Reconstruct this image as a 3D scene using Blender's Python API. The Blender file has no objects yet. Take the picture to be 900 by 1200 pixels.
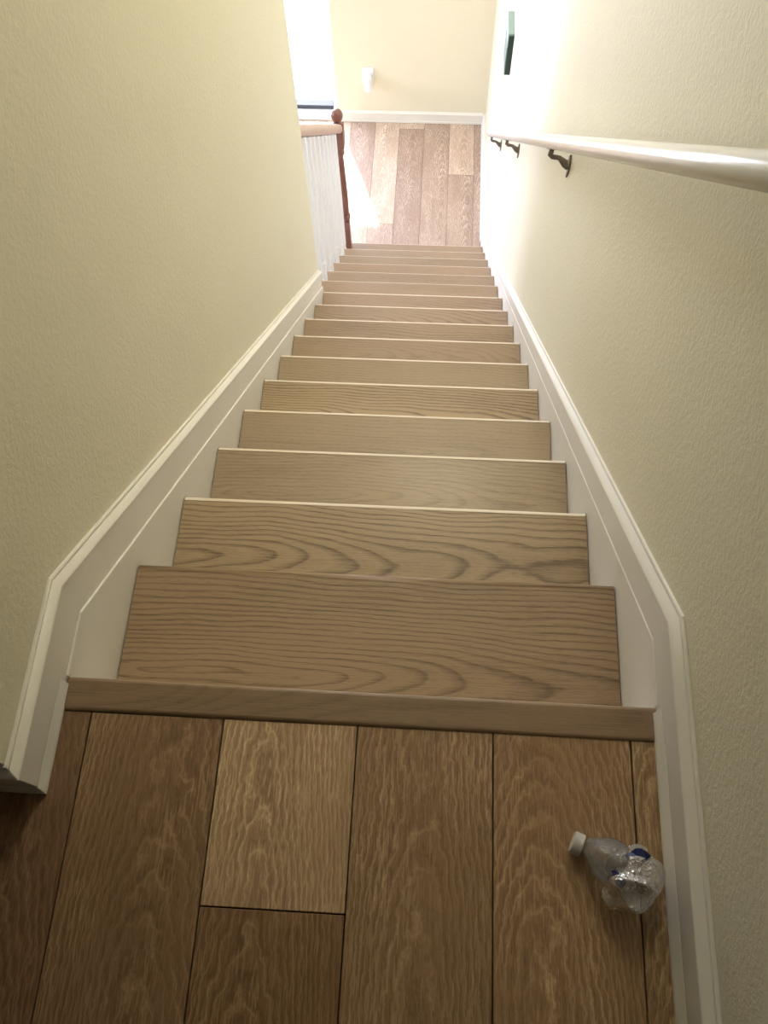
import bpy, bmesh, math, random
from mathutils import Vector, Matrix, noise
random.seed(7)
S = bpy.context.scene
C = S.collection

# ------------------------------------------------------------------ camera, sky, lights, exposure
cam_d = bpy.data.cameras.new('camera'); cam = bpy.data.objects.new('camera', cam_d); C.objects.link(cam)
cam.location = (0.0709, -0.3010, 1.1619)
cam.rotation_euler = (math.radians(25.1807), math.radians(1.0716), math.radians(3.1642))
cam_d.sensor_fit = 'VERTICAL'; cam_d.sensor_height = 36.0
cam_d.lens = 1031.05 / 1200 * 36.0
cam_d.clip_start = 0.02
S.camera = cam
S.view_settings.view_transform = 'Standard'; S.view_settings.look = 'None'
S.view_settings.gamma = 1; S.view_settings.use_curve_mapping = False
S.view_settings.exposure = 0.0

world = bpy.data.worlds.new('sky'); S.world = world; world.use_nodes = True
bg = world.node_tree.nodes['Background']
bg.inputs['Color'].default_value = (0.82, 0.87, 1.0, 1); bg.inputs['Strength'].default_value = 5.0

def add_light(name, kind, loc, direction, energy, color, **kw):
    d = bpy.data.lights.new(name, kind); o = bpy.data.objects.new(name, d); C.objects.link(o)
    o.location = loc; o.rotation_euler = Vector(direction).to_track_quat('-Z', 'Y').to_euler()
    d.energy = energy; d.color = color
    for k, v in kw.items(): setattr(d, k, v)
    return o
add_light('sun', 'SUN', (-2, 9, 6), (0.33, -0.93, -1.72), 14, (1.0, 0.95, 0.90), angle=0.03)
# daylight through the glazed door, the tall window above it and the side window (all real openings below)
add_light('door_daylight', 'AREA', (-1.085, 5.02, -2.25), (0, -1, -0.12), 50, (0.62, 0.69, 1.0), shape='RECTANGLE', size=0.86, size_y=1.95)
add_light('upper_window_daylight', 'AREA', (-1.5, 5.02, 0.6), (0.10, -1, -0.30), 66, (0.62, 0.69, 1.0), shape='RECTANGLE', size=1.7, size_y=1.9)
add_light('side_window_daylight', 'AREA', (-4.42, 3.5, -1.75), (1, 0, -0.1), 150, (0.62, 0.69, 1.0), shape='RECTANGLE', size=2.3, size_y=1.2)
# ceiling lamp of the stairwell
add_light('stairwell_lamp', 'AREA', (0.16, 2.1, 2.28), (-0.12, 0.15, -1), 31, (1.0, 0.90, 0.69), shape='DISK', size=0.5, spread=2.35)

# ------------------------------------------------------------------ constants
RISE, RUN = 0.193, 0.2211
N = 16
HW = 0.392          # half width of the treads
SK = 0.394          # face of the inner skirt
WALL = 0.412        # wall face
ZU = -0.0053        # upper floor
ZL = -17 * RISE     # lower floor
YB = 4.83           # back wall
YE = 2.25           # end of the left wall
YR = -0.153         # return of the left wall
SL = RISE / RUN

# ------------------------------------------------------------------ materials
def lin(r, g, b):
    f = lambda c: (c / 255 / 12.92) if c / 255 <= 0.04045 else ((c / 255 + 0.055) / 1.055) ** 2.4
    return (f(r), f(g), f(b), 1)
def new_mat(name):
    m = bpy.data.materials.new(name); m.use_nodes = True
    nt = m.node_tree; return m, nt, nt.nodes['Principled BSDF']
def node(nt, t, **kw):
    n = nt.nodes.new(t)
    for k, v in kw.items(): setattr(n, k, v)
    return n
def mth(nt, op, a, b=None, c=None, clamp=False):
    n = node(nt, 'ShaderNodeMath', operation=op, use_clamp=clamp)
    for i, v in enumerate((a, b, c)):
        if v is None: continue
        if isinstance(v, (int, float)): n.inputs[i].default_value = v
        else: nt.links.new(v, n.inputs[i])
    return n.outputs[0]
def mixc(nt, f, a, b, mode='MIX'):
    n = node(nt, 'ShaderNodeMix', data_type='RGBA', blend_type=mode)
    for i, v in ((0, f), (6, a), (7, b)):
        if isinstance(v, (int, float, tuple)): n.inputs[i].default_value = v
        else: nt.links.new(v, n.inputs[i])
    return n.outputs[2]
def noise_at(nt, vec, scale3, detail=3, rough=0.5, dist=0.0):
    mp = node(nt, 'ShaderNodeMapping'); mp.inputs['Scale'].default_value = scale3
    nt.links.new(vec, mp.inputs['Vector'])
    n = node(nt, 'ShaderNodeTexNoise'); n.inputs['Scale'].default_value = 1
    n.inputs['Detail'].default_value = detail; n.inputs['Roughness'].default_value = rough
    n.inputs['Distortion'].default_value = dist
    nt.links.new(mp.outputs[0], n.inputs['Vector']); return n.outputs['Fac']
def ramp(nt, f, stops):
    n = node(nt, 'ShaderNodeValToRGB'); nt.links.new(f, n.inputs[0])
    e = n.color_ramp.elements
    while len(e) < len(stops): e.new(0.5)
    for el, (p, c) in zip(e, stops): el.position = p; el.color = (c, c, c, 1) if isinstance(c, (int, float)) else c
    return n.outputs[0]

def oak(name, light, dark, wob=0.55, dash=11, spacing=0.009, band=0.75, ceruse=None, cer_amt=0.0, rough=0.42, wav=0.028, spread=0.10, slope=0.085):
    m, nt, b = new_mat(name)
    L = nt.links.new
    tc = node(nt, 'ShaderNodeTexCoord'); oi = node(nt, 'ShaderNodeObjectInfo')
    rnd = oi.outputs['Random']
    off = node(nt, 'ShaderNodeCombineXYZ')
    L(mth(nt, 'MULTIPLY', rnd, 91.7), off.inputs[0]); L(mth(nt, 'MULTIPLY', rnd, 53.1), off.inputs[1]); L(mth(nt, 'MULTIPLY', rnd, 17.9), off.inputs[2])
    add = node(nt, 'ShaderNodeVectorMath', operation='ADD'); L(tc.outputs['Object'], add.inputs[0]); L(off.outputs[0], add.inputs[1])
    P = add.outputs[0]
    sx = node(nt, 'ShaderNodeSeparateXYZ'); L(tc.outputs['Object'], sx.inputs[0])
    r2 = mth(nt, 'FRACT', mth(nt, 'MULTIPLY', rnd, 7.31)); r3 = mth(nt, 'FRACT', mth(nt, 'MULTIPLY', rnd, 23.7))
    n1 = noise_at(nt, P, (2.2, 7, 7), 2, 0.5); n2 = noise_at(nt, P, (3.1, 3, 3), 1, 0.5); n3 = noise_at(nt, P, (14, 40, 40) if wob < 1 else (34, 50, 50), 3, 0.6)
    yy = mth(nt, 'ADD', mth(nt, 'ADD', sx.outputs['Y'], mth(nt, 'MULTIPLY', mth(nt, 'SUBTRACT', r2, 0.5), spread)),
             mth(nt, 'MULTIPLY', mth(nt, 'SUBTRACT', n1, 0.5), wav * 2))
    zz = mth(nt, 'ADD', mth(nt, 'ADD', mth(nt, 'MULTIPLY', sx.outputs['X'], slope), mth(nt, 'MULTIPLY_ADD', r3, 0.05, 0.012)),
             mth(nt, 'MULTIPLY', mth(nt, 'SUBTRACT', n2, 0.5), wav * 2.2))
    rr = mth(nt, 'SQRT', mth(nt, 'ADD', mth(nt, 'MULTIPLY', yy, yy), mth(nt, 'MULTIPLY', zz, zz)))
    rr = mth(nt, 'ADD', rr, mth(nt, 'MULTIPLY', n3, spacing * wob))
    ring = mth(nt, 'FRACT', mth(nt, 'DIVIDE', rr, spacing))
    bands = ramp(nt, ring, [(0.0, 0.15), (0.45, 0.0), (0.72, 0.55), (0.88, 1.0), (1.0, 0.15)])
    fib = noise_at(nt, P, (9, 420, 420), 3, 0.65)
    pore = ramp(nt, noise_at(nt, P, (60, 900, 900), 1, 0.5), [(0.36, 1.0), (0.46, 0.0)])
    large = noise_at(nt, P, (1.5, 9, 9), 2, 0.5)
    f = mth(nt, 'MULTIPLY', bands, mth(nt, 'MULTIPLY_ADD', fib, 0.9, 0.15))
    f = mth(nt, 'MULTIPLY', f, mth(nt, 'MULTIPLY', oi.outputs['Alpha'], band))
    f = mth(nt, 'ADD', f, mth(nt, 'MULTIPLY', pore, 0.22))
    f = mth(nt, 'ADD', f, mth(nt, 'MULTIPLY', mth(nt, 'SUBTRACT', large, 0.5), 0.9 if wob < 1 else 0.55))
    f = mth(nt, 'ADD', f, mth(nt, 'MULTIPLY', mth(nt, 'SUBTRACT', fib, 0.5), 0.7), clamp=True)
    col = mixc(nt, f, light, dark)
    if ceruse:
        streak = ramp(nt, noise_at(nt, P, (dash, 380, 380), 3, 0.6, 0.3), [(0.50, 0.0), (0.62, 1.0)])
        line = ramp(nt, ring, [(0.0, 0.0), (0.26, 0.0), (0.45, 1.0), (0.64, 0.0), (1.0, 0.0)])
        patch = ramp(nt, noise_at(nt, P, (4, 16, 16), 2, 0.5), [(0.38, 0.35), (0.62, 1.0)])
        g = mth(nt, 'MULTIPLY', mth(nt, 'MAXIMUM', mth(nt, 'MULTIPLY', streak, 0.5), mth(nt, 'MULTIPLY', line, mth(nt, 'MULTIPLY_ADD', streak, 0.5, 0.5))), patch)
        col = mixc(nt, mth(nt, 'MULTIPLY', g, cer_amt), col, ceruse)
    col = mixc(nt, 1.0, col, oi.outputs['Color'], 'MULTIPLY')
    L(col, b.inputs['Base Color'])
    L(mth(nt, 'MULTIPLY_ADD', fib, 0.18, rough - 0.09), b.inputs['Roughness'])
    bp = node(nt, 'ShaderNodeBump'); bp.inputs['Strength'].default_value = 0.25; bp.inputs['Distance'].default_value = 0.0012
    L(mth(nt, 'SUBTRACT', 1.0, f), bp.inputs['Height']); L(bp.outputs[0], b.inputs['Normal'])
    return m
M_tread = oak('tread_oak', lin(163, 146, 119), lin(98, 80, 58), spacing=0.009, band=1.1, rough=0.46)
M_nose = oak('nosing_oak', lin(160, 140, 114), lin(116, 96, 76), spacing=0.007, band=0.5, rough=0.4)
M_plank = oak('plank_oak', lin(156, 132, 106), lin(92, 70, 52), spacing=0.0058, band=0.5, ceruse=lin(214, 196, 166), cer_amt=1.0, rough=0.45, wav=0.022, wob=1.9, dash=38)

for m_ in (M_tread, M_nose):
    b = m_.node_tree.nodes['Principled BSDF']; b.inputs['Coat Weight'].default_value = 0.12; b.inputs['Coat Roughness'].default_value = 0.25

def paint(name, col, rough=0.5, bump=0.0, scale=160, dirt=0.0, spec=0.4):
    m, nt, b = new_mat(name); L = nt.links.new
    b.inputs['Base Color'].default_value = col; b.inputs['Roughness'].default_value = rough
    b.inputs['Specular IOR Level'].default_value = spec
    tc = node(nt, 'ShaderNodeTexCoord')
    if dirt:
        n = noise_at(nt, tc.outputs['Object'], (6, 6, 6), 4, 0.65)
        f = ramp(nt, n, [(0.35, 0.0), (0.75, dirt)])
        L(mixc(nt, f, col, tuple(c * 0.75 for c in col[:3]) + (1,)), b.inputs['Base Color'])
    if bump:
        n = noise_at(nt, tc.outputs['Object'], (scale,) * 3, 3, 0.55, 0.4)
        h = ramp(nt, n, [(0.35, 0.0), (0.65, 1.0)])
        bp = node(nt, 'ShaderNodeBump'); bp.inputs['Strength'].default_value = bump; bp.inputs['Distance'].default_value = 0.002
        L(h, bp.inputs['Height']); L(bp.outputs[0], b.inputs['Normal'])
    return m
M_wall = paint('cream_wall_paint', lin(232, 227, 203), 0.62, 0.22, 130, 0.08)
M_trim = paint('white_trim_paint', lin(236, 233, 224), 0.38, 0.04, 60, 0.10)
M_white = paint('white_enamel', lin(240, 240, 240), 0.35)
M_ceil = paint('white_ceiling_paint', lin(236, 230, 214), 0.8, 0.3, 90)
M_sub = paint('dark_subfloor', lin(52, 38, 28), 0.9)
M_conc = paint('pale_concrete', lin(225, 222, 214), 0.9, 0.2, 40)
M_iron = paint('dark_bronze', lin(112, 102, 92), 0.4); M_iron.node_tree.nodes['Principled BSDF'].inputs['Metallic'].default_value = 0.2
M_black = paint('black_seal', lin(38, 42, 52), 0.5)
M_green = paint('muted_green', lin(96, 122, 112), 0.45, 0.1, 40, 0.2)
M_green_pale = paint('pale_green', lin(150, 172, 164), 0.45)
M_green_dark = paint('dark_green_edge', lin(38, 58, 50), 0.5)
M_crack = paint('crack_shadow', lin(150, 146, 150), 0.9)
M_highlight = paint('painted_nosing_highlight', lin(226, 214, 196), 0.3)  # pale colour stands in for light caught on the rounded nosings
# painted handrail, worn and scuffed
M_rail, nt, b = new_mat('worn_white_rail_paint')
tc = node(nt, 'ShaderNodeTexCoord')
fw = ramp(nt, noise_at(nt, tc.outputs['Object'], (60, 14, 14), 5, 0.7), [(0.62, 0.0), (0.72, 0.7)])
nt.links.new(mixc(nt, fw, lin(222, 222, 218), lin(160, 156, 150)), b.inputs['Base Color'])
b.inputs['Roughness'].default_value = 0.22
M_hand = oak('handrail_oak', lin(206, 176, 160), lin(166, 130, 116), spacing=0.006, band=0.4, rough=0.35)
M_newel = oak('newel_oak', lin(128, 84, 70), lin(92, 56, 48), spacing=0.006, band=0.5, rough=0.3)
# clear plastic and window glass
def glassy(name, ior, rough, tint, alpha=1.0, bump=0):
    m, nt, b = new_mat(name)
    b.inputs['Base Color'].default_value = tint; b.inputs['Roughness'].default_value = rough
    b.inputs['IOR'].default_value = ior; b.inputs['Transmission Weight'].default_value = 1.0
    if bump:
        tc = node(nt, 'ShaderNodeTexCoord')
        bp = node(nt, 'ShaderNodeBump'); bp.inputs['Strength'].default_value = bump; bp.inputs['Distance'].default_value = 0.004
        nt.links.new(noise_at(nt, tc.outputs['Object'], (70, 70, 70), 2, 0.5, 1.0), bp.inputs['Height']); nt.links.new(bp.outputs[0], b.inputs['Normal'])
    return m
M_pet, nt, b = new_mat('clear_plastic_film')
tr = node(nt, 'ShaderNodeBsdfTransparent'); tr.inputs['Color'].default_value = (.93, .94, .95, 1)
gl = node(nt, 'ShaderNodeBsdfGlossy'); gl.inputs['Roughness'].default_value = 0.16
df = node(nt, 'ShaderNodeBsdfDiffuse'); df.inputs['Color'].default_value = lin(215, 215, 218)
tc = node(nt, 'ShaderNodeTexCoord'); bp = node(nt, 'ShaderNodeBump'); bp.inputs['Strength'].default_value = 0.9; bp.inputs['Distance'].default_value = 0.004
nt.links.new(noise_at(nt, tc.outputs['Object'], (110, 110, 110), 2, 0.5, 1.2), bp.inputs['Height'])
for q in (gl, df): nt.links.new(bp.outputs[0], q.inputs['Normal'])
lw = node(nt, 'ShaderNodeLayerWeight'); lw.inputs['Blend'].default_value = 0.35; nt.links.new(bp.outputs[0], lw.inputs['Normal'])
m1 = node(nt, 'ShaderNodeMixShader'); m2 = node(nt, 'ShaderNodeMixShader'); m1.inputs[0].default_value = 0.20
nt.links.new(tr.outputs[0], m1.inputs[1]); nt.links.new(df.outputs[0], m1.inputs[2])
nt.links.new(mth(nt, 'MULTIPLY_ADD', lw.outputs['Fresnel'], 0.9, 0.02, clamp=True), m2.inputs[0]); nt.links.new(m1.outputs[0], m2.inputs[1]); nt.links.new(gl.outputs[0], m2.inputs[2])
nt.links.new(m2.outputs[0], nt.nodes['Material Output'].inputs['Surface'])
M_pane, nt, b = new_mat('window_glass')
tr = node(nt, 'ShaderNodeBsdfTransparent'); gl = node(nt, 'ShaderNodeBsdfGlossy'); gl.inputs['Roughness'].default_value = 0.0
mx = node(nt, 'ShaderNodeMixShader'); mx.inputs[0].default_value = 0.05; nt.links.new(tr.outputs[0], mx.inputs[1]); nt.links.new(gl.outputs[0], mx.inputs[2])
nt.links.new(mx.outputs[0], nt.nodes['Material Output'].inputs['Surface'])
M_cap = paint('milky_plastic_cap', lin(206, 205, 202), 0.4)
M_label_blue = paint('navy_label', lin(22, 34, 92), 0.35)
M_label_white = paint('white_label_edge', lin(225, 225, 225), 0.4)

# ------------------------------------------------------------------ mesh helpers
def link(name, bm, mat, parent=None, smooth=False, bevel=0, loc=None, rotz=0, seg=2):
    me = bpy.data.meshes.new(name)
    bmesh.ops.recalc_face_normals(bm, faces=bm.faces)
    bm.to_mesh(me); bm.free()
    o = bpy.data.objects.new(name, me); C.objects.link(o)
    for m in (mat if isinstance(mat, (list, tuple)) else [mat]): me.materials.append(m)
    if smooth:
        for p in me.polygons: p.use_smooth = True
    if loc is not None: o.location = loc
    o.rotation_euler = (0, 0, rotz)
    if parent: 
        o.parent = parent
        if parent.location.length > 0 or any(parent.rotation_euler):
            o.matrix_parent_inverse = (Matrix.Translation(parent.location) @ parent.rotation_euler.to_matrix().to_4x4()).inverted()
    if bevel:
        md = o.modifiers.new('bevel', 'BEVEL'); md.width = bevel; md.segments = seg; md.limit_method = 'ANGLE'; md.angle_limit = math.radians(40)
        for p in me.polygons: p.use_smooth = True
        md.harden_normals = True
    return o
def box(bm, x0, x1, y0, y1, z0, z1):
    v = [bm.verts.new((x, y, z)) for x in (x0, x1) for y in (y0, y1) for z in (z0, z1)]
    for f in ((0, 1, 3, 2), (4, 6, 7, 5), (0, 4, 5, 1), (2, 3, 7, 6), (0, 2, 6, 4), (1, 5, 7, 3)):
        bm.faces.new([v[i] for i in f])
    return bm
def boxes(*bs):
    bm = bmesh.new()
    for b in bs: box(bm, *b)
    return bm
def prism(pts, z0, z1, axis='z'):
    """extrude an outline; axis z: pts are (x,y); axis x: pts are (y,z)"""
    bm = bmesh.new()
    mk = (lambda p, t: (p[0], p[1], t)) if axis == 'z' else (lambda p, t: (t, p[0], p[1]))
    a = [bm.verts.new(mk(p, z0)) for p in pts]; b_ = [bm.verts.new(mk(p, z1)) for p in pts]
    bm.faces.new(a); bm.faces.new(b_[::-1])
    n = len(pts)
    for i in range(n): bm.faces.new([a[i], b_[i], b_[(i + 1) % n], a[(i + 1) % n]])
    return bm
def sweep(path, prof, place):
    """profile (u, w) swept along a 2D path (t, z) with mitred joints; w is measured square to the path, downwards.
    place(u, t, z) -> world point"""
    bm = bmesh.new(); rows = []
    n = len(path)
    for i in range(n):
        P = Vector(path[i])
        if i == 0: d = (Vector(path[1]) - P).normalized(); nrm = Vector((d.y, -d.x))
        elif i == n - 1: d = (P - Vector(path[i - 1])).normalized(); nrm = Vector((d.y, -d.x))
        else:
            d1 = (P - Vector(path[i - 1])).normalized(); d2 = (Vector(path[i + 1]) - P).normalized()
            n1 = Vector((d1.y, -d1.x)); n2 = Vector((d2.y, -d2.x)); nrm = (n1 + n2); nrm = nrm / nrm.dot(n1)
        rows.append([bm.verts.new(place(u, P.x + nrm.x * w, P.y + nrm.y * w)) for u, w in prof])
    k = len(prof)
    for a, b_ in zip(rows, rows[1:]):
        for j in range(k): bm.faces.new([a[j], a[(j + 1) % k], b_[(j + 1) % k], b_[j]])
    bm.faces.new(rows[0]); bm.faces.new(rows[-1][::-1])
    return bm
def tube(bm, pts, rad, seg=12, cap_round=False):
    pts = [Vector(p) for p in pts]; rads = rad if isinstance(rad, (list, tuple)) else [rad] * len(pts)
    if cap_round:
        d0 = (pts[0] - pts[1]).normalized(); d1 = (pts[-1] - pts[-2]).normalized(); r = rads[0]
        pre = [(pts[0] + d0 * r * s * 0.7, r * c) for s, c in ((1, 0.15), (0.85, 0.55), (0.5, 0.87))]
        post = [(pts[-1] + d1 * r * s * 0.7, r * c) for s, c in ((0.5, 0.87), (0.85, 0.55), (1, 0.15))]
        pts = [p for p, _ in pre] + pts + [p for p, _ in post]; rads = [r_ for _, r_ in pre] + list(rads) + [r_ for _, r_ in post]
    rings = []
    ref = None
    for i, p in enumerate(pts):
        d = (pts[min(i + 1, len(pts) - 1)] - pts[max(i - 1, 0)]).normalized()
        if ref is None: ref = d.orthogonal().normalized()
        a = (ref - d * ref.dot(d)).normalized(); ref = a; b_ = d.cross(a)
        rings.append([bm.verts.new(p + (a * math.cos(t) + b_ * math.sin(t)) * rads[i]) for t in [2 * math.pi * k / seg for k in range(seg)]])
    for r0, r1 in zip(rings, rings[1:]):
        for k in range(seg): bm.faces.new([r0[k], r0[(k + 1) % seg], r1[(k + 1) % seg], r1[k]])
    bm.faces.new(rings[0][::-1]); bm.faces.new(rings[-1])
    return bm
def lathe(bm, prof, cx, cy, seg=20):
    rings = [[bm.verts.new((cx + r * math.cos(2 * math.pi * k / seg), cy + r * math.sin(2 * math.pi * k / seg), z)) for k in range(seg)] for r, z in prof]
    for r0, r1 in zip(rings, rings[1:]):
        for k in range(seg): bm.faces.new([r0[k], r0[(k + 1) % seg], r1[(k + 1) % seg], r1[k]])
    bm.faces.new(rings[0][::-1]); bm.faces.new(rings[-1])
    return bm
def struct(name, bm, mat, label=None, **kw):
    o = link(name, bm, mat, **kw); o['kind'] = 'structure'
    if label: o['label'] = label
    return o
def thing(name, label, cat, loc=(0, 0, 0), group=None):
    o = bpy.data.objects.new(name, None); C.objects.link(o); o.location = loc; o.empty_display_size = 0.1
    o['label'] = label; o['category'] = cat
    if group: o['group'] = group
    return o

# ------------------------------------------------------------------ the room shell
ZC = 2.40; ZLC = -0.84; XL = -4.5
struct('wall_right', boxes((WALL, WALL + 0.12, -4.5, YB + 0.15, ZL - 0.1, ZC)), M_wall, 'cream textured wall on the right of the stairs, with the handrail')
struct('wall_left', boxes((-0.54, -WALL, YR, YE, ZL - 0.1, ZC)), M_wall, 'cream textured wall on the left of the stairs, ending where the balusters begin')
struct('wall_hall', boxes((-4.0, -0.54, YR, YR + 0.12, -0.3, ZC)), M_wall, 'cream wall turning away at the upper landing corner')
struct('wall_hall_end', boxes((-4.12, -4.0, -4.5, YR + 0.12, -0.3, ZC)), M_wall, 'end wall of the upper hall')
struct('wall_behind', boxes((-4.12, WALL + 0.12, -4.62, -4.5, -0.3, ZC)), M_wall, 'wall behind the upper landing')
DX0, DX1, DZ1 = -1.55, -0.622, -1.23
UX0, UZ0, UZ1 = -2.35, -0.35, 1.6
struct('wall_back', boxes((DX1, WALL + 0.12, YB, YB + 0.15, ZL - 0.1, ZC), (XL, UX0, YB, YB + 0.15, ZL - 0.1, ZC), (UX0, DX0, YB, YB + 0.15, ZL - 0.1, UZ0), (UX0, DX1, YB, YB + 0.15, UZ1, ZC),
                          (DX0, DX1, YB, YB + 0.15, DZ1, UZ0), (DX0, DX1, YB, YB + 0.15, ZL - 0.1, ZL)), M_wall, 'cream wall at the foot of the stairs with the socket')
WY0, WY1, WZ0, WZ1 = 2.3, 4.65, -2.4, -1.1
struct('wall_lower_left', boxes((XL - 0.12, XL, -0.1, WY0, ZL - 0.1, ZC), (XL - 0.12, XL, WY1, YB + 0.15, ZL - 0.1, ZC),
                          (XL - 0.12, XL, WY0, WY1, ZL - 0.1, WZ0), (XL - 0.12, XL, WY0, WY1, WZ1, ZC)), M_wall, 'far left wall of the lower room')
struct('wall_lower_front', boxes((XL - 0.12, -0.54, -0.02, 0.08, ZL - 0.1, ZC)), M_wall, 'near wall of the lower room')
struct('ceiling', boxes((XL - .12, WALL + 0.12, -4.62, YB + 0.15, ZC, ZC + 0.1)), M_ceil, 'ceiling above the stairwell')
wf = bmesh.new()
for y in (WY0, (WY0 + WY1) / 2 - 0.02, WY1 - 0.04): box(wf, XL - 0.10, XL - 0.03, y, y + 0.04, WZ0, WZ1)
for z in (WZ0, WZ1 - 0.04): box(wf, XL - 0.10, XL - 0.03, WY0, WY1, z, z + 0.04)
struct('window_1', wf, M_white, 'white window frame in the lower room')
wf = bmesh.new()
for x in (UX0, (UX0 + DX1) / 2 - 0.02, DX1 - 0.04): box(wf, x, x + 0.04, YB + .05, YB + .12, UZ0, UZ1)
for z in (UZ0, UZ1 - 0.04): box(wf, UX0, DX1, YB + .05, YB + .12, z, z + 0.04)
struct('window_2', wf, M_white, 'white window frame high above the glazed door')
struct('sun_block_slab', boxes((-4.6, 1.0, YB + .15, YB + 1.75, 1.75, 1.9)), M_ceil, 'unseen slab added outside to keep sun out of the tall window')  # added out of view to block direct sun through the tall window

# upper floor with separate planks
fl = struct('floor', boxes((-4.0, WALL, -4.5, -0.05, -0.30, ZU - 0.0125)), M_sub, 'upper landing floor of oak planks')
PW = 0.17775
def plank(parent, xa, xb, ya, yb, ztop, mat, tone, g=0.0007, th=0.012):
    """one board lying along y; its own local x runs along the board"""
    L_, W_ = yb - ya - 2 * g, xb - xa - 2 * g
    bm = boxes((-L_ / 2, L_ / 2, -W_ / 2, W_ / 2, -th, 0))
    o = link('plank', bm, mat, bevel=0.0011, seg=1)
    o.rotation_euler = (0, 0, math.pi / 2); o.location = ((xa + xb) / 2, (ya + yb) / 2, ztop); o.parent = parent
    o.color = tuple(tone) + (1,); return o
Y0 = -0.066
edges_u = [(-0.3541 + i * PW) for i in range(-20, 6)]
for i in range(len(edges_u) - 1):
    xa, xb = edges_u[i], min(edges_u[i + 1], WALL - 0.003)
    if xa < -3.98: continue
    c = round((xa - -0.3541) / PW)
    top = Y0 if xb > -0.40 else YR
    if c == 0: spans = [(-1.25, Y0, (.78, .66, .56)), (-4.5, -1.25, (1, 1, 1))]
    elif c == 1: spans = [(-0.293, Y0, (1.38, 1.33, 1.26)), (-1.3, -0.293, (.76, .62, .50)), (-4.5, -1.3, (.9, .85, .8))]
    elif c == 2: spans = [(-1.1, Y0, (.98, .88, .76)), (-4.5, -1.1, (.8, .7, .6))]
    elif c == 3: spans = [(-1.45, Y0, (1.02, .90, .76)), (-4.5, -1.45, (.9, .8, .7))]
    elif c == 4: spans = [(-1.2, Y0, (1.0, .90, .76)), (-4.5, -1.2, (.8, .7, .6))]
    elif c == -1: spans = [(-1.2, Y0, (.62, .50, .42)), (-4.5, -1.2, (.9, .8, .7))]
    else:
        m_ = random.uniform(-1.5, -0.6); spans = [(m_, top, (.75 + .2 * random.random(),) * 3), (-4.5, m_, (.8, .75, .7))]
    for ya, yb, t in spans:
        plank(fl, xa, xb, ya, yb, ZU, M_plank, tuple(v * .98 for v in t))
# lower floor
fl2 = struct('floor_lower', boxes((XL, WALL, 0.0, YB, ZL - 0.12, ZL - 0.0125)), M_plank, 'lower floor of oak planks at the foot of the stairs, glare painted into their tones')
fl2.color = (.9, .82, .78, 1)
# (x0, x1, [y joints from near to the back wall], tones lifted for glare)
YN = 3.30
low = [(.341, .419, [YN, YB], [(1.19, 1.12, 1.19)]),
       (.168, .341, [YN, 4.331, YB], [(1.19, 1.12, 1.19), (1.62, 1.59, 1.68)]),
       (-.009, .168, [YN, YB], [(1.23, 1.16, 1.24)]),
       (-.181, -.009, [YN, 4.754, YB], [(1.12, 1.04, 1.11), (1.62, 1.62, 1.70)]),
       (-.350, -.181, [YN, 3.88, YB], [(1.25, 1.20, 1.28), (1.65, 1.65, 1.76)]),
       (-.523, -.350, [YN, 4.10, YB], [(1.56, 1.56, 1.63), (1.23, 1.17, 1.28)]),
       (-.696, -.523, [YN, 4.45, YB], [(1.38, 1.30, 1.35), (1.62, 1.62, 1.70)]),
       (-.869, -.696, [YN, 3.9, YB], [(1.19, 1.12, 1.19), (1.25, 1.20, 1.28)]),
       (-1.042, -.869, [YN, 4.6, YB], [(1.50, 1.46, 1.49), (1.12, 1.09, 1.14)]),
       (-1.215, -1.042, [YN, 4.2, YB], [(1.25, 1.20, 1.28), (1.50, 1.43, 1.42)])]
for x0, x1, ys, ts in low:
    ts = [(a * 1.02, b_ * 1.10, c * 1.26) for a, b_, c in ts]  # daylight glare put into the plank colour as a paler, cooler tint
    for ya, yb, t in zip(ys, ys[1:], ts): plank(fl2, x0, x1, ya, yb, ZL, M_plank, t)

# ------------------------------------------------------------------ skirting: moulded board, inner skirt, bevelled shoe
def CAP(f): return [(0, 0), (.0040, 0), (.0056, .0016), (.0056, .0036), (.0046, .0050), (.0070, .0060), (.0115, .0080), (f + .0000, .0110), (f + .0014, .0128), (f + .0014, .0142), (f, .0152), (f, .108), (0, .108)]
FL, FR = .0150, .0168     # faces of the left and right boards, measured from the wall
def side(s, wall=WALL): return lambda u, t, z: (s * (wall - u), t, z)
top_l = lambda y: 0.166 - (SL + .016) * y
top_b = lambda y: 0.155 - (SL + .021) * y
ykl = (0.166 - 0.091) / (SL + .016)
yk = (0.155 - 0.089) / (SL + .021)
SB = ZL + 0.083
yb_ = (0.155 - SB) / (SL + .021)
struct('baseboard_left', sweep([(YR, 0.091), (ykl, 0.091), (YE + 0.001, top_l(YE + 0.001))], CAP(FL), lambda u, t, z: (-(WALL - u), t - (u if t < YR + .001 else 0), z)), M_trim,
       'white moulded skirting board running down the left side of the stairs', bevel=0.0006, seg=1)
struct('baseboard_right', sweep([(-4.5, 0.084), (0.0, 0.089), (yk, 0.089), (yb_, SB), (YB - 0.0, SB)], CAP(FR), side(1)), M_trim,
       'white moulded skirting board running down the right side of the stairs', bevel=0.0006, seg=1)
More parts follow.
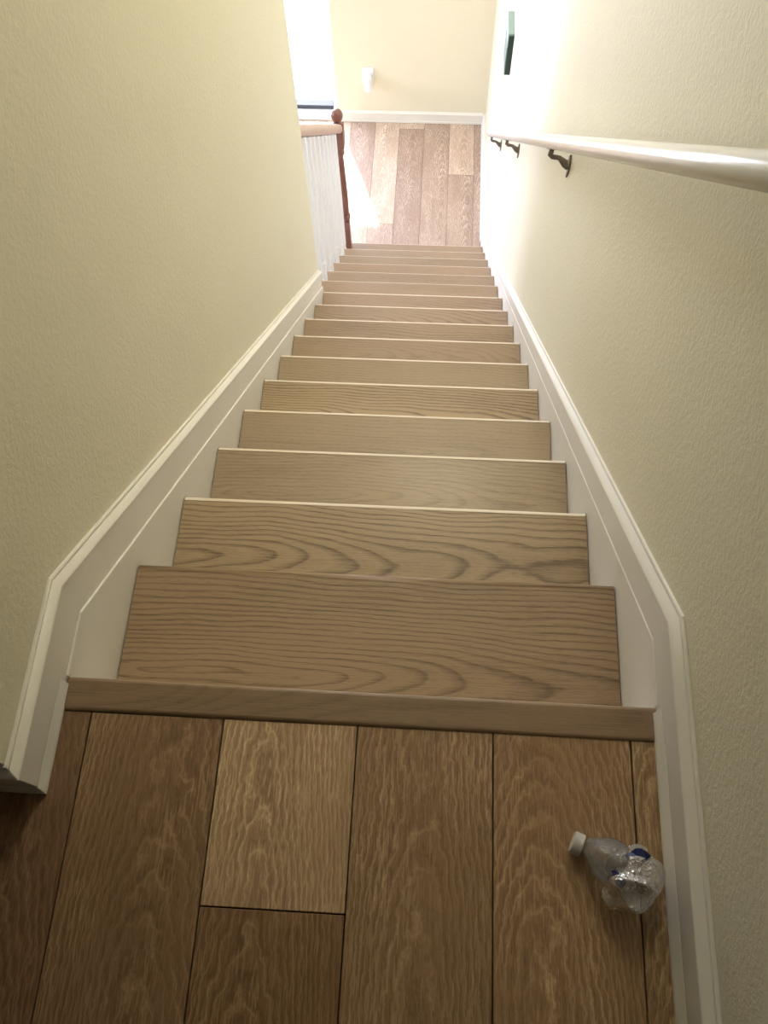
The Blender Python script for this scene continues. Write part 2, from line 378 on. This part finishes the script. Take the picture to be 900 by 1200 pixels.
def inner_skirt(name, sgn, yend, zend, label, face):
    """flat board with a narrow chamfer along its top edge"""
    yi = 0.061 / SL; ch = .0015
    top = [(-0.020, 0.0), (yi, 0.0), (yend, zend)]
    low = [(-0.020, 0.0 - ch), (yi - ch * .45, 0.0 - ch), (yend, zend - ch * 1.33)]
    bot = [(-0.020, -.30), (yi, -.30), (yend, zend - .36)]
    bm = bmesh.new()
    xs = lambda u: sgn * (WALL - u)
    rows = [[bm.verts.new((xs(u), y, z)) for y, z in pts] for u, pts in ((face + .0001, bot), (face + .0001, top), (.0180 - min(.0012, .018 - face - .0003), top), (.0180, low), (.0180, bot))]
    for a, b_ in zip(rows, rows[1:] + rows[:1]):
        for j in range(2): bm.faces.new([a[j], a[j + 1], b_[j + 1], b_[j]])
    bm.faces.new([r_[0] for r_ in rows]); bm.faces.new([r_[2] for r_ in rows][::-1])
    return struct(name, bm, M_trim, label)
inner_skirt('trim_1', -1, 2.215, 0.030 - SL * 2.215, 'white inner skirt board against the left ends of the treads', FL)
yie = (0.061 - (ZL + 0.02)) / (SL + .008)
inner_skirt('trim_2', 1, yie, ZL + 0.02, 'white inner skirt board against the right ends of the treads', FR)
SHOE = lambda o: [(o - .0052, 0), (o - .0045, 0), (o - .0012, .0130), (o, .0155), (o, .0225), (o - .0052, .0225)] if o < .022 else [(.0169, 0), (.0176, 0), (o - .0015, .0130), (o, .0155), (o, .0225), (.0169, .0225)]
# shoe top at +0.0165 above the floor, mitred toward the nosing
def shoe(name, s, y0, y1, o, z, label, miter0=0.0, miter1=0.0):
    bm = bmesh.new(); pr = SHOE(o); r = []
    for e, (y, mt) in enumerate(((y0, miter0), (y1, miter1))):
        r.append([bm.verts.new((s * (WALL - u), y + mt * (u - .0154) , z + .0225 - w)) for u, w in pr])
    k = len(pr)
    for j in range(k): bm.faces.new([r[0][j], r[0][(j + 1) % k], r[1][(j + 1) % k], r[1][j]])
    bm.faces.new(r[0]); bm.faces.new(r[1][::-1])
    return struct(name, bm, M_trim, label, bevel=0.0008, seg=2)
shoe('trim_3', -1, YR - 0.0154, -0.028, .0208, ZU, 'white bevelled shoe strip at the left landing edge', miter0=-1.0, miter1=-0.6)
shoe('trim_4', 1, -4.5, -0.026, .0245, ZU, 'white bevelled shoe strip along the right landing edge', miter1=-0.6)
shoe('trim_5', 1, yie - 0.02, YB, .0245, ZL, 'white shoe strip along the right edge of the lower floor')
# return of the skirting on the hall wall
struct('baseboard_hall', sweep([(-4.0, 0.091), (-WALL, 0.091)], CAP(FL), lambda u, t, z: (t + (u if t > -1 else 0), YR - u, z)), M_trim,
       'white skirting board turning the corner onto the hall wall', bevel=0.0006, seg=1)
bm = bmesh.new(); pr = SHOE(.0208); r = []
for x in (-4.0, -WALL):
    r.append([bm.verts.new((x + (u if x > -1 else 0), YR - u, ZU + .0225 - w)) for u, w in pr])
k = len(pr)
for j in range(k): bm.faces.new([r[0][j], r[0][(j + 1) % k], r[1][(j + 1) % k], r[1][j]])
bm.faces.new(r[0]); bm.faces.new(r[1][::-1])
struct('trim_6', bm, M_trim, 'white bevelled shoe strip on the hall wall', bevel=0.0008)
# back wall skirting
struct('baseboard_back', sweep([(DX1 + 0.0, SB), (WALL - 0.0170, SB)], CAP(FL), lambda u, t, z: (t, YB - u, z)), M_trim, 'white skirting board on the wall at the foot of the stairs', bevel=0.0006, seg=1)
struct('trim_7', boxes((DX1, WALL - 0.0250, YB - 0.024, YB - 0.0153, ZL, ZL + 0.018)), M_trim, 'white shoe strip below the back wall skirting', bevel=0.004)

# ------------------------------------------------------------------ staircase
st = thing('staircase', 'straight flight of oak treads between white skirt boards going down to the lower floor', 'stairs', (0, 0, 0))
TH = 0.026
tones = {1: (.93, .82, .76), 2: (.98, .90, .80), 3: (.84, .79, .72), 4: (.82, .77, .70), 5: (.98, .90, .78), 6: (.84, .79, .72), 7: (.84, .76, .70), 8: (.88, .80, .76)}
for i in range(1, N + 1):
    yf = i * RUN; yb0 = (i - 1) * RUN - 0.032 - (0.0 if i > 1 else 0.0)
    cy = (yf + yb0) / 2; z = -i * RISE
    a, b_ = yb0 - cy, yf - cy
    if i <= 10:
        r0 = .0115; arc = [(b_ - r0 + r0 * math.sin(t), -r0 + r0 * math.cos(t)) for t in [k * math.pi / 10 for k in range(6)]]
        arc2 = [(y_, -TH - z_) for y_, z_ in arc][::-1]
        out = [(-HW, a), (HW, a), (HW, b_), (-HW, b_)]
    elif i == 11: n_ = YE + 0.004 - cy; out = [(-HW, a), (HW, a), (HW, b_), (-0.478, b_), (-0.478, n_), (-HW, n_)]
    else:
        rr = 0.035 if i == 16 else 0.008
        arc = [(-0.478 + rr - rr * math.sin(t), b_ - rr + rr * math.cos(t)) for t in [k * math.pi / 10 for k in range(6)]]
        out = [(-0.478, a), (HW, a), (HW, b_)] + arc
    if i <= 10:
        o = link('tread', prism([(a, -TH), (a, 0)] + arc + arc2, -HW, HW, 'x'), M_tread)
        for p in o.data.polygons: p.use_smooth = abs(p.normal.x) < .5 and p.area < .01
    else: o = link('tread', prism(out, -TH, 0), M_tread, bevel=0.005, seg=3)
    o.location = (0, cy, z); o.parent = st
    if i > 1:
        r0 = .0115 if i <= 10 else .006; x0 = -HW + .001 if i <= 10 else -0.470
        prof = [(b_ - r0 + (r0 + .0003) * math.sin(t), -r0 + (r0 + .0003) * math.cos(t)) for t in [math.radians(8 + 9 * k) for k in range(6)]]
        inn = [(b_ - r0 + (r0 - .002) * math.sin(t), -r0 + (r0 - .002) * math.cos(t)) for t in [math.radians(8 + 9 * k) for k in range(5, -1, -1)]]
        e_ = link('nosing_highlight', prism(prof + inn, x0, HW - .001, 'x'), M_highlight); e_.parent = o  # thin bright strip added to paint the highlight on the rounded edge
        e_['label'] = 'pale strip painting the highlight along the front edge'
    t = tones.get(i, (.90 + .06 * random.random(), .85, .86)); o.color = t + ({1: 1.0, 2: 1.15, 3: .45, 4: .35, 5: 1.25, 6: .45, 7: .4, 8: .55, 9: .7}.get(i, .5),)  # lower treads, same wood, coloured cooler to imitate the daylight below
for i in range(1, N + 2):
    yr = (i - 1) * RUN - 0.026
    x0 = -HW if i <= 11 else -0.452
    z0 = -i * RISE if i <= N else ZL
    o = link('riser', boxes((x0, HW, yr - 0.015, yr, z0 + 0.0002, -(i - 1) * RISE - TH - 0.0005 if i > 1 else -0.03)), M_trim, parent=st)
# top nosing strip
nose = link('stair_nose', prism([(-0.3965, -0.0655), (0.3945, -0.0685), (0.3945, -0.0225), (-0.3965, -0.0205)], -0.028, 0), M_nose, bevel=0.006, seg=3)
nose.location = (0, 0, -0.001); nose.parent = st; nose.color = (.80, .72, .68, 1); nose['label'] = 'narrow oak nosing strip at the landing edge'
# outer stringer on the open side
pts = [(YE + 0.001, ZL), (YE + 0.001, -11 * RISE - TH - .001)]
for i in range(11, N + 1):
    pts += [(i * RUN - 0.041, -i * RISE - TH - .001), (i * RUN - 0.041, -(i + 1) * RISE - TH - .001 if i < N else ZL)]
link('stringer', prism(pts, -0.470, -0.4525, 'x'), M_trim, parent=st)

# ------------------------------------------------------------------ balustrade: balusters, oak rail, newel
bal = thing('balustrade', 'white balusters under a light oak rail, left of the lowest steps', 'railing', (-0.45, 3.5, -16 * RISE))
XB = -0.450
rz = lambda y: 0.836 - SL * y      # underside line of the rail
def baluster(y, z0):
    z1 = rz(y) - 0.002; h = z1 - z0
    bm = bmesh.new(); w = 0.014
    for k in range(2): pass
    box(bm, XB - w, XB + w, y - w, y + w, z0, z0 + 0.13)
    lathe(bm, [(0.013, z0 + .13), (0.017, z0 + .14), (0.013, z0 + .15), (0.0155, z0 + .20), (0.0145, z0 + h * .55), (0.0105, z1 - .02), (0.0105, z1)], XB, y, 12)
    return bm
first = None
for i in range(11, N + 1):
    for k in ((0.165,) if i == 11 else (0.055, 0.165)):
        y = (i - 1) * RUN + k - 0.01
        if i == 16 and k > 0.1: continue
        o = link('baluster', baluster(y, -i * RISE), M_white, parent=bal)
hr = [(-.030, -.004), (-.030, -.030), (-.022, -.046), (.022, -.046), (.030, -.030), (.030, -.004), (.022, .010), (0, .015), (-.022, .010)]
bm = bmesh.new(); rows = []
for y in (2.29, 3.478):
    rows.append([bm.verts.new((XB + a, y, rz(y) + 0.046 + c)) for a, c in hr])
k = len(hr)
for j in range(k): bm.faces.new([rows[0][j], rows[0][(j + 1) % k], rows[1][(j + 1) % k], rows[1][j]])
bm.faces.new(rows[0]); bm.faces.new(rows[1][::-1])
# local grain axis: the object keeps world axes, so lay the grain along y by rotating the data
o = link('rail', bm, M_hand, parent=bal, bevel=0.004, seg=2); o['label'] = 'light oak rail over the balusters'
XN, YN_ = -0.447, 3.502
zb = -16 * RISE
bm = bmesh.new()
box(bm, XN - .026, XN + .026, YN_ - .026, YN_ + .026, zb, zb + .235)
lathe(bm, [(.020, zb + .235), (.026, zb + .243), (.0335, zb + .258), (.033, zb + .272), (.024, zb + .285), (.0275, zb + .30), (.0265, zb + .45), (.019, zb + .70), (.018, zb + .72), (.027, zb + .735), (.027, zb + .75), (.019, zb + .765), (.022, zb + .785)], XN, YN_, 20)
box(bm, XN - .030, XN + .030, YN_ - .030, YN_ + .030, zb + .785, zb + .915)
lathe(bm, [(.028, zb + .915), (.030, zb + .922), (.022, zb + .932), (.018, zb + .944), (.023, zb + .952), (.0295, zb + .965), (.0315, zb + .981), (.0290, zb + .996), (.021, zb + 1.008), (.009, zb + 1.014)], XN, YN_, 24)
o = link('newel_post', bm, M_newel, parent=bal, bevel=0.002, seg=2); o['label'] = 'dark reddish turned newel post with ball top'

# ------------------------------------------------------------------ wall handrail
XR = 0.360
zr = lambda y: 0.860 - SL * y
hd = thing('wall_handrail', 'worn white painted round handrail on dark brackets along the right wall', 'handrail', (XR, 0, 0.86))
bm = bmesh.new(); R_ = 0.0172
tube(bm, [(XR, y, zr(y)) for y in (0.02, 0.5, 1.0, 1.6, 2.2, 2.8, 3.57)], R_, 24, True)
link('rail', bm, M_rail, parent=hd, smooth=True)
for y in (0.14, 1.453, 2.566, 3.362):
    zc = zr(y); bm = bmesh.new()
    # flat saddle screwed under the rail, then the arm down to the wall plate
    box(bm, XR - .009, XR + .009, y - .022, y + .022, -.002, .002)
    for vv in bm.verts: vv.co.z = zr(vv.co.y) - R_ * 1.30 + vv.co.z
    tube(bm, [(XR, y, zc - R_ * 1.2), (XR - .002, y, zc - .040), (XR + .004, y, zc - .046), (XR + .022, y, zc - .049), (WALL - .014, y, zc - .066), (WALL - .004, y, zc - .070)], [.0065, .0065, .0065, .006, .010, .014], 10)
    pts = [(y + dy_, zc - .072 + dz_) for dy_, dz_ in ((0, .034), (.013, .018), (.015, 0), (.010, -.018), (0, -.040), (-.010, -.018), (-.015, 0), (-.013, .018))]
    a = [bm.verts.new((WALL - .005, p[0], p[1])) for p in pts]; c_ = [bm.verts.new((WALL, p[0], p[1])) for p in pts]
    bm.faces.new(a); bm.faces.new(c_[::-1])
    for j in range(8): bm.faces.new([a[j], c_[j], c_[(j + 1) % 8], a[(j + 1) % 8]])
    link('bracket', bm, M_iron, parent=hd, bevel=0.001, seg=1)

# ------------------------------------------------------------------ small things on the walls
pq = thing('wall_plaque', 'thick muted green rectangular plaque with paler top, high on the right wall', 'plaque', (WALL, 3.54, -1.76))
link('panel', boxes((WALL - .028, WALL - .0, 3.40, 3.56, -1.765, -1.622)), M_green, parent=pq, bevel=0.002)
o = link('panel_top', boxes((WALL - .028, WALL - .0, 3.40, 3.56, -1.622, -1.550)), M_green_pale, parent=pq, bevel=0.002); o['label'] = 'pale green upper part'
o = link('panel_edge', boxes((WALL - .024, WALL - .0, 3.392, 3.40, -1.755, -1.56)), M_green_dark, parent=pq); o['label'] = 'dark green edge'

cr = bmesh.new()
cpts = [(3.740, -2.170), (3.728, -2.205), (3.722, -2.235), (3.708, -2.270), (3.704, -2.305), (3.692, -2.337)]
for (ya, za), (yb2, zb2) in zip(cpts, cpts[1:]):
    q = [cr.verts.new((WALL - dx, y_, z_)) for dx in (0, .0006) for y_, z_ in ((ya - .003, za), (ya + .003, za), (yb2 + .003, zb2), (yb2 - .003, zb2))]
    for f in ((0, 1, 2, 3), (4, 7, 6, 5), (0, 4, 5, 1), (2, 6, 7, 3), (1, 5, 6, 2), (0, 3, 7, 4)): cr.faces.new([q[k_] for k_ in f])
wr = bpy.data.objects['wall_right']; o = link('plaster_crack', cr, M_crack, parent=wr); o['label'] = 'thin crack in the plaster above the rail end'

sk = thing('wall_socket', 'white wall socket plate with a plugged-in white air freshener above the far skirting', 'socket', (-.397, YB, -2.91))
link('plate', boxes((-.436, -.358, YB - .006, YB, -2.975, -2.860)), M_white, parent=sk, bevel=0.002)
bm = bmesh.new()
lathe(bm, [(.018, -3.005), (.028, -2.998), (.031, -2.965), (.030, -2.930), (.022, -2.905), (.012, -2.900)], -.392, YB - .040, 18)
box(bm, -.412, -.374, YB - .04, YB - .006, -2.955, -2.915)
o = link('air_freshener', bm, M_white, parent=sk, bevel=0.002); o['label'] = 'white rounded plug-in unit'

# ------------------------------------------------------------------ glazed garden door in the back wall, patio outside
dr = struct('door_1', boxes((DX0, DX0 + .03, YB + .06, YB + .10, ZL + .075, DZ1), (DX1 - .022, DX1, YB + .06, YB + .10, ZL + .075, DZ1), (DX0, DX1, YB + .06, YB + .10, DZ1 - .04, DZ1)), M_white,
            'glazed white door at the foot of the stairs, blown out by daylight')
link('bottom_seal', boxes((DX0 + .0, DX1 - .03, YB + .045, YB + .105, ZL + .045, ZL + .075)), M_black, parent=dr, bevel=0.003)
link('pane', boxes((DX0 + .03, DX1 - .022, YB + .078, YB + .082, ZL + .075, DZ1 - .04)), M_pane, parent=dr)
link('sill', boxes((DX0, DX1, YB - .012, YB + .15, ZL, ZL + .042)), M_white, parent=dr, bevel=0.003)
struct('ground', boxes((-6, 3, YB + .15, 14, ZL - .12, ZL - .02)), M_conc, 'sunlit pale concrete patio outside the glazed door')

# ------------------------------------------------------------------ crushed plastic bottle on the landing
bt = thing('plastic_bottle', 'crushed clear plastic bottle with a white cap and torn blue label lying on the landing', 'bottle', (.335, -.235, ZU))
def crushed(path, rad, seg, seed, amp, flat=1.0, zmin=ZU + .001):
    bm = bmesh.new(); tube(bm, path, rad, seg)
    for v in bm.verts:
        n = noise.noise_vector(v.co * 38 + Vector((seed, seed, 0))) * amp + noise.noise_vector(v.co * 95 + Vector((0, seed, seed))) * amp * 0.45
        v.co += n
        if v.co.z < zmin: v.co.z = zmin + (zmin - v.co.z) * 0.05
    return bm
neck = Vector((.281, -.199, ZU + .017))
p1 = [(.287, -.2015, ZU + .017), (.2945, -.2045, ZU + .018), (.301, -.208, ZU + .021), (.310, -.213, ZU + .026), (.321, -.219, ZU + .029), (.332, -.225, ZU + .029)]
b1 = crushed(p1, [.0105, .0125, .0185, .0245, .0270, .0250], 28, 3.1, .0065)
b2 = crushed([(.318, -.232, ZU + .020), (.322, -.2335, ZU + .024), (.332, -.237, ZU + .030), (.343, -.241, ZU + .032), (.354, -.245, ZU + .031), (.363, -.248, ZU + .026), (.367, -.2495, ZU + .024)], [.012, .026, .033, .035, .033, .025, .012], 44, 8.7, .0155)
me_tmp = bpy.data.meshes.new('tmp'); b1.to_mesh(me_tmp); b1.free(); b2.from_mesh(me_tmp); bpy.data.meshes.remove(me_tmp)
body = link('bottle_body', b2, M_pet, parent=bt, smooth=False)
md = body.modifiers.new('sub', 'SUBSURF'); md.levels = 1; md.render_levels = 1
bm = bmesh.new()
d = Vector((.9, -.36, .02)).normalized(); c0 = neck - d * .0075; 
tube(bm, [c0, c0 + d * .001, c0 + d * .012, c0 + d * .013], [.0120, .0135, .0135, .0125], 32)
link('bottle_cap', bm, M_cap, parent=bt)
def strip(pts, w, mat, name, lift):
    bm = bmesh.new(); rows = []
    for (x, y, z), wv in zip(pts, w):
        a = bm.verts.new((x, y, z)); b2_ = bm.verts.new((x + wv[0], y + wv[1], z + wv[2])); rows.append((a, b2_))
    for r0, r1 in zip(rows, rows[1:]): bm.faces.new([r0[0], r0[1], r1[1], r1[0]])
    o = link(name, bm, mat, parent=bt); s = o.modifiers.new('solid', 'SOLIDIFY'); s.thickness = .0005
    return o
z = ZU
strip([(.336, -.2075, z + .052), (.342, -.2035, z + .056), (.349, -.2035, z + .055), (.356, -.2065, z + .050), (.360, -.2085, z + .046)],
      [(-.006, -.0045, .001), (.001, -.0085, .002), (.001, -.0095, .002), (-.001, -.0085, .001), (.002, -.002, 0)], M_label_blue, 'label', 0)
strip([(.337, -.2000, z + .054), (.343, -.1985, z + .057), (.350, -.1995, z + .056), (.357, -.2030, z + .051)],
      [(-.001, -.0060, -.002), (0, -.0045, -.001), (0, -.0035, -.001), (0, -.003, -.001)], M_label_white, 'label_edge', 0)
strip([(.3125, -.2290, z + .050), (.3140, -.2360, z + .053), (.3170, -.2430, z + .052), (.3230, -.2480, z + .050)],
      [(.004, .001, .003), (.009, .002, .004), (.011, .004, .004), (.006, .003, .003)], M_label_blue, 'label', 0)
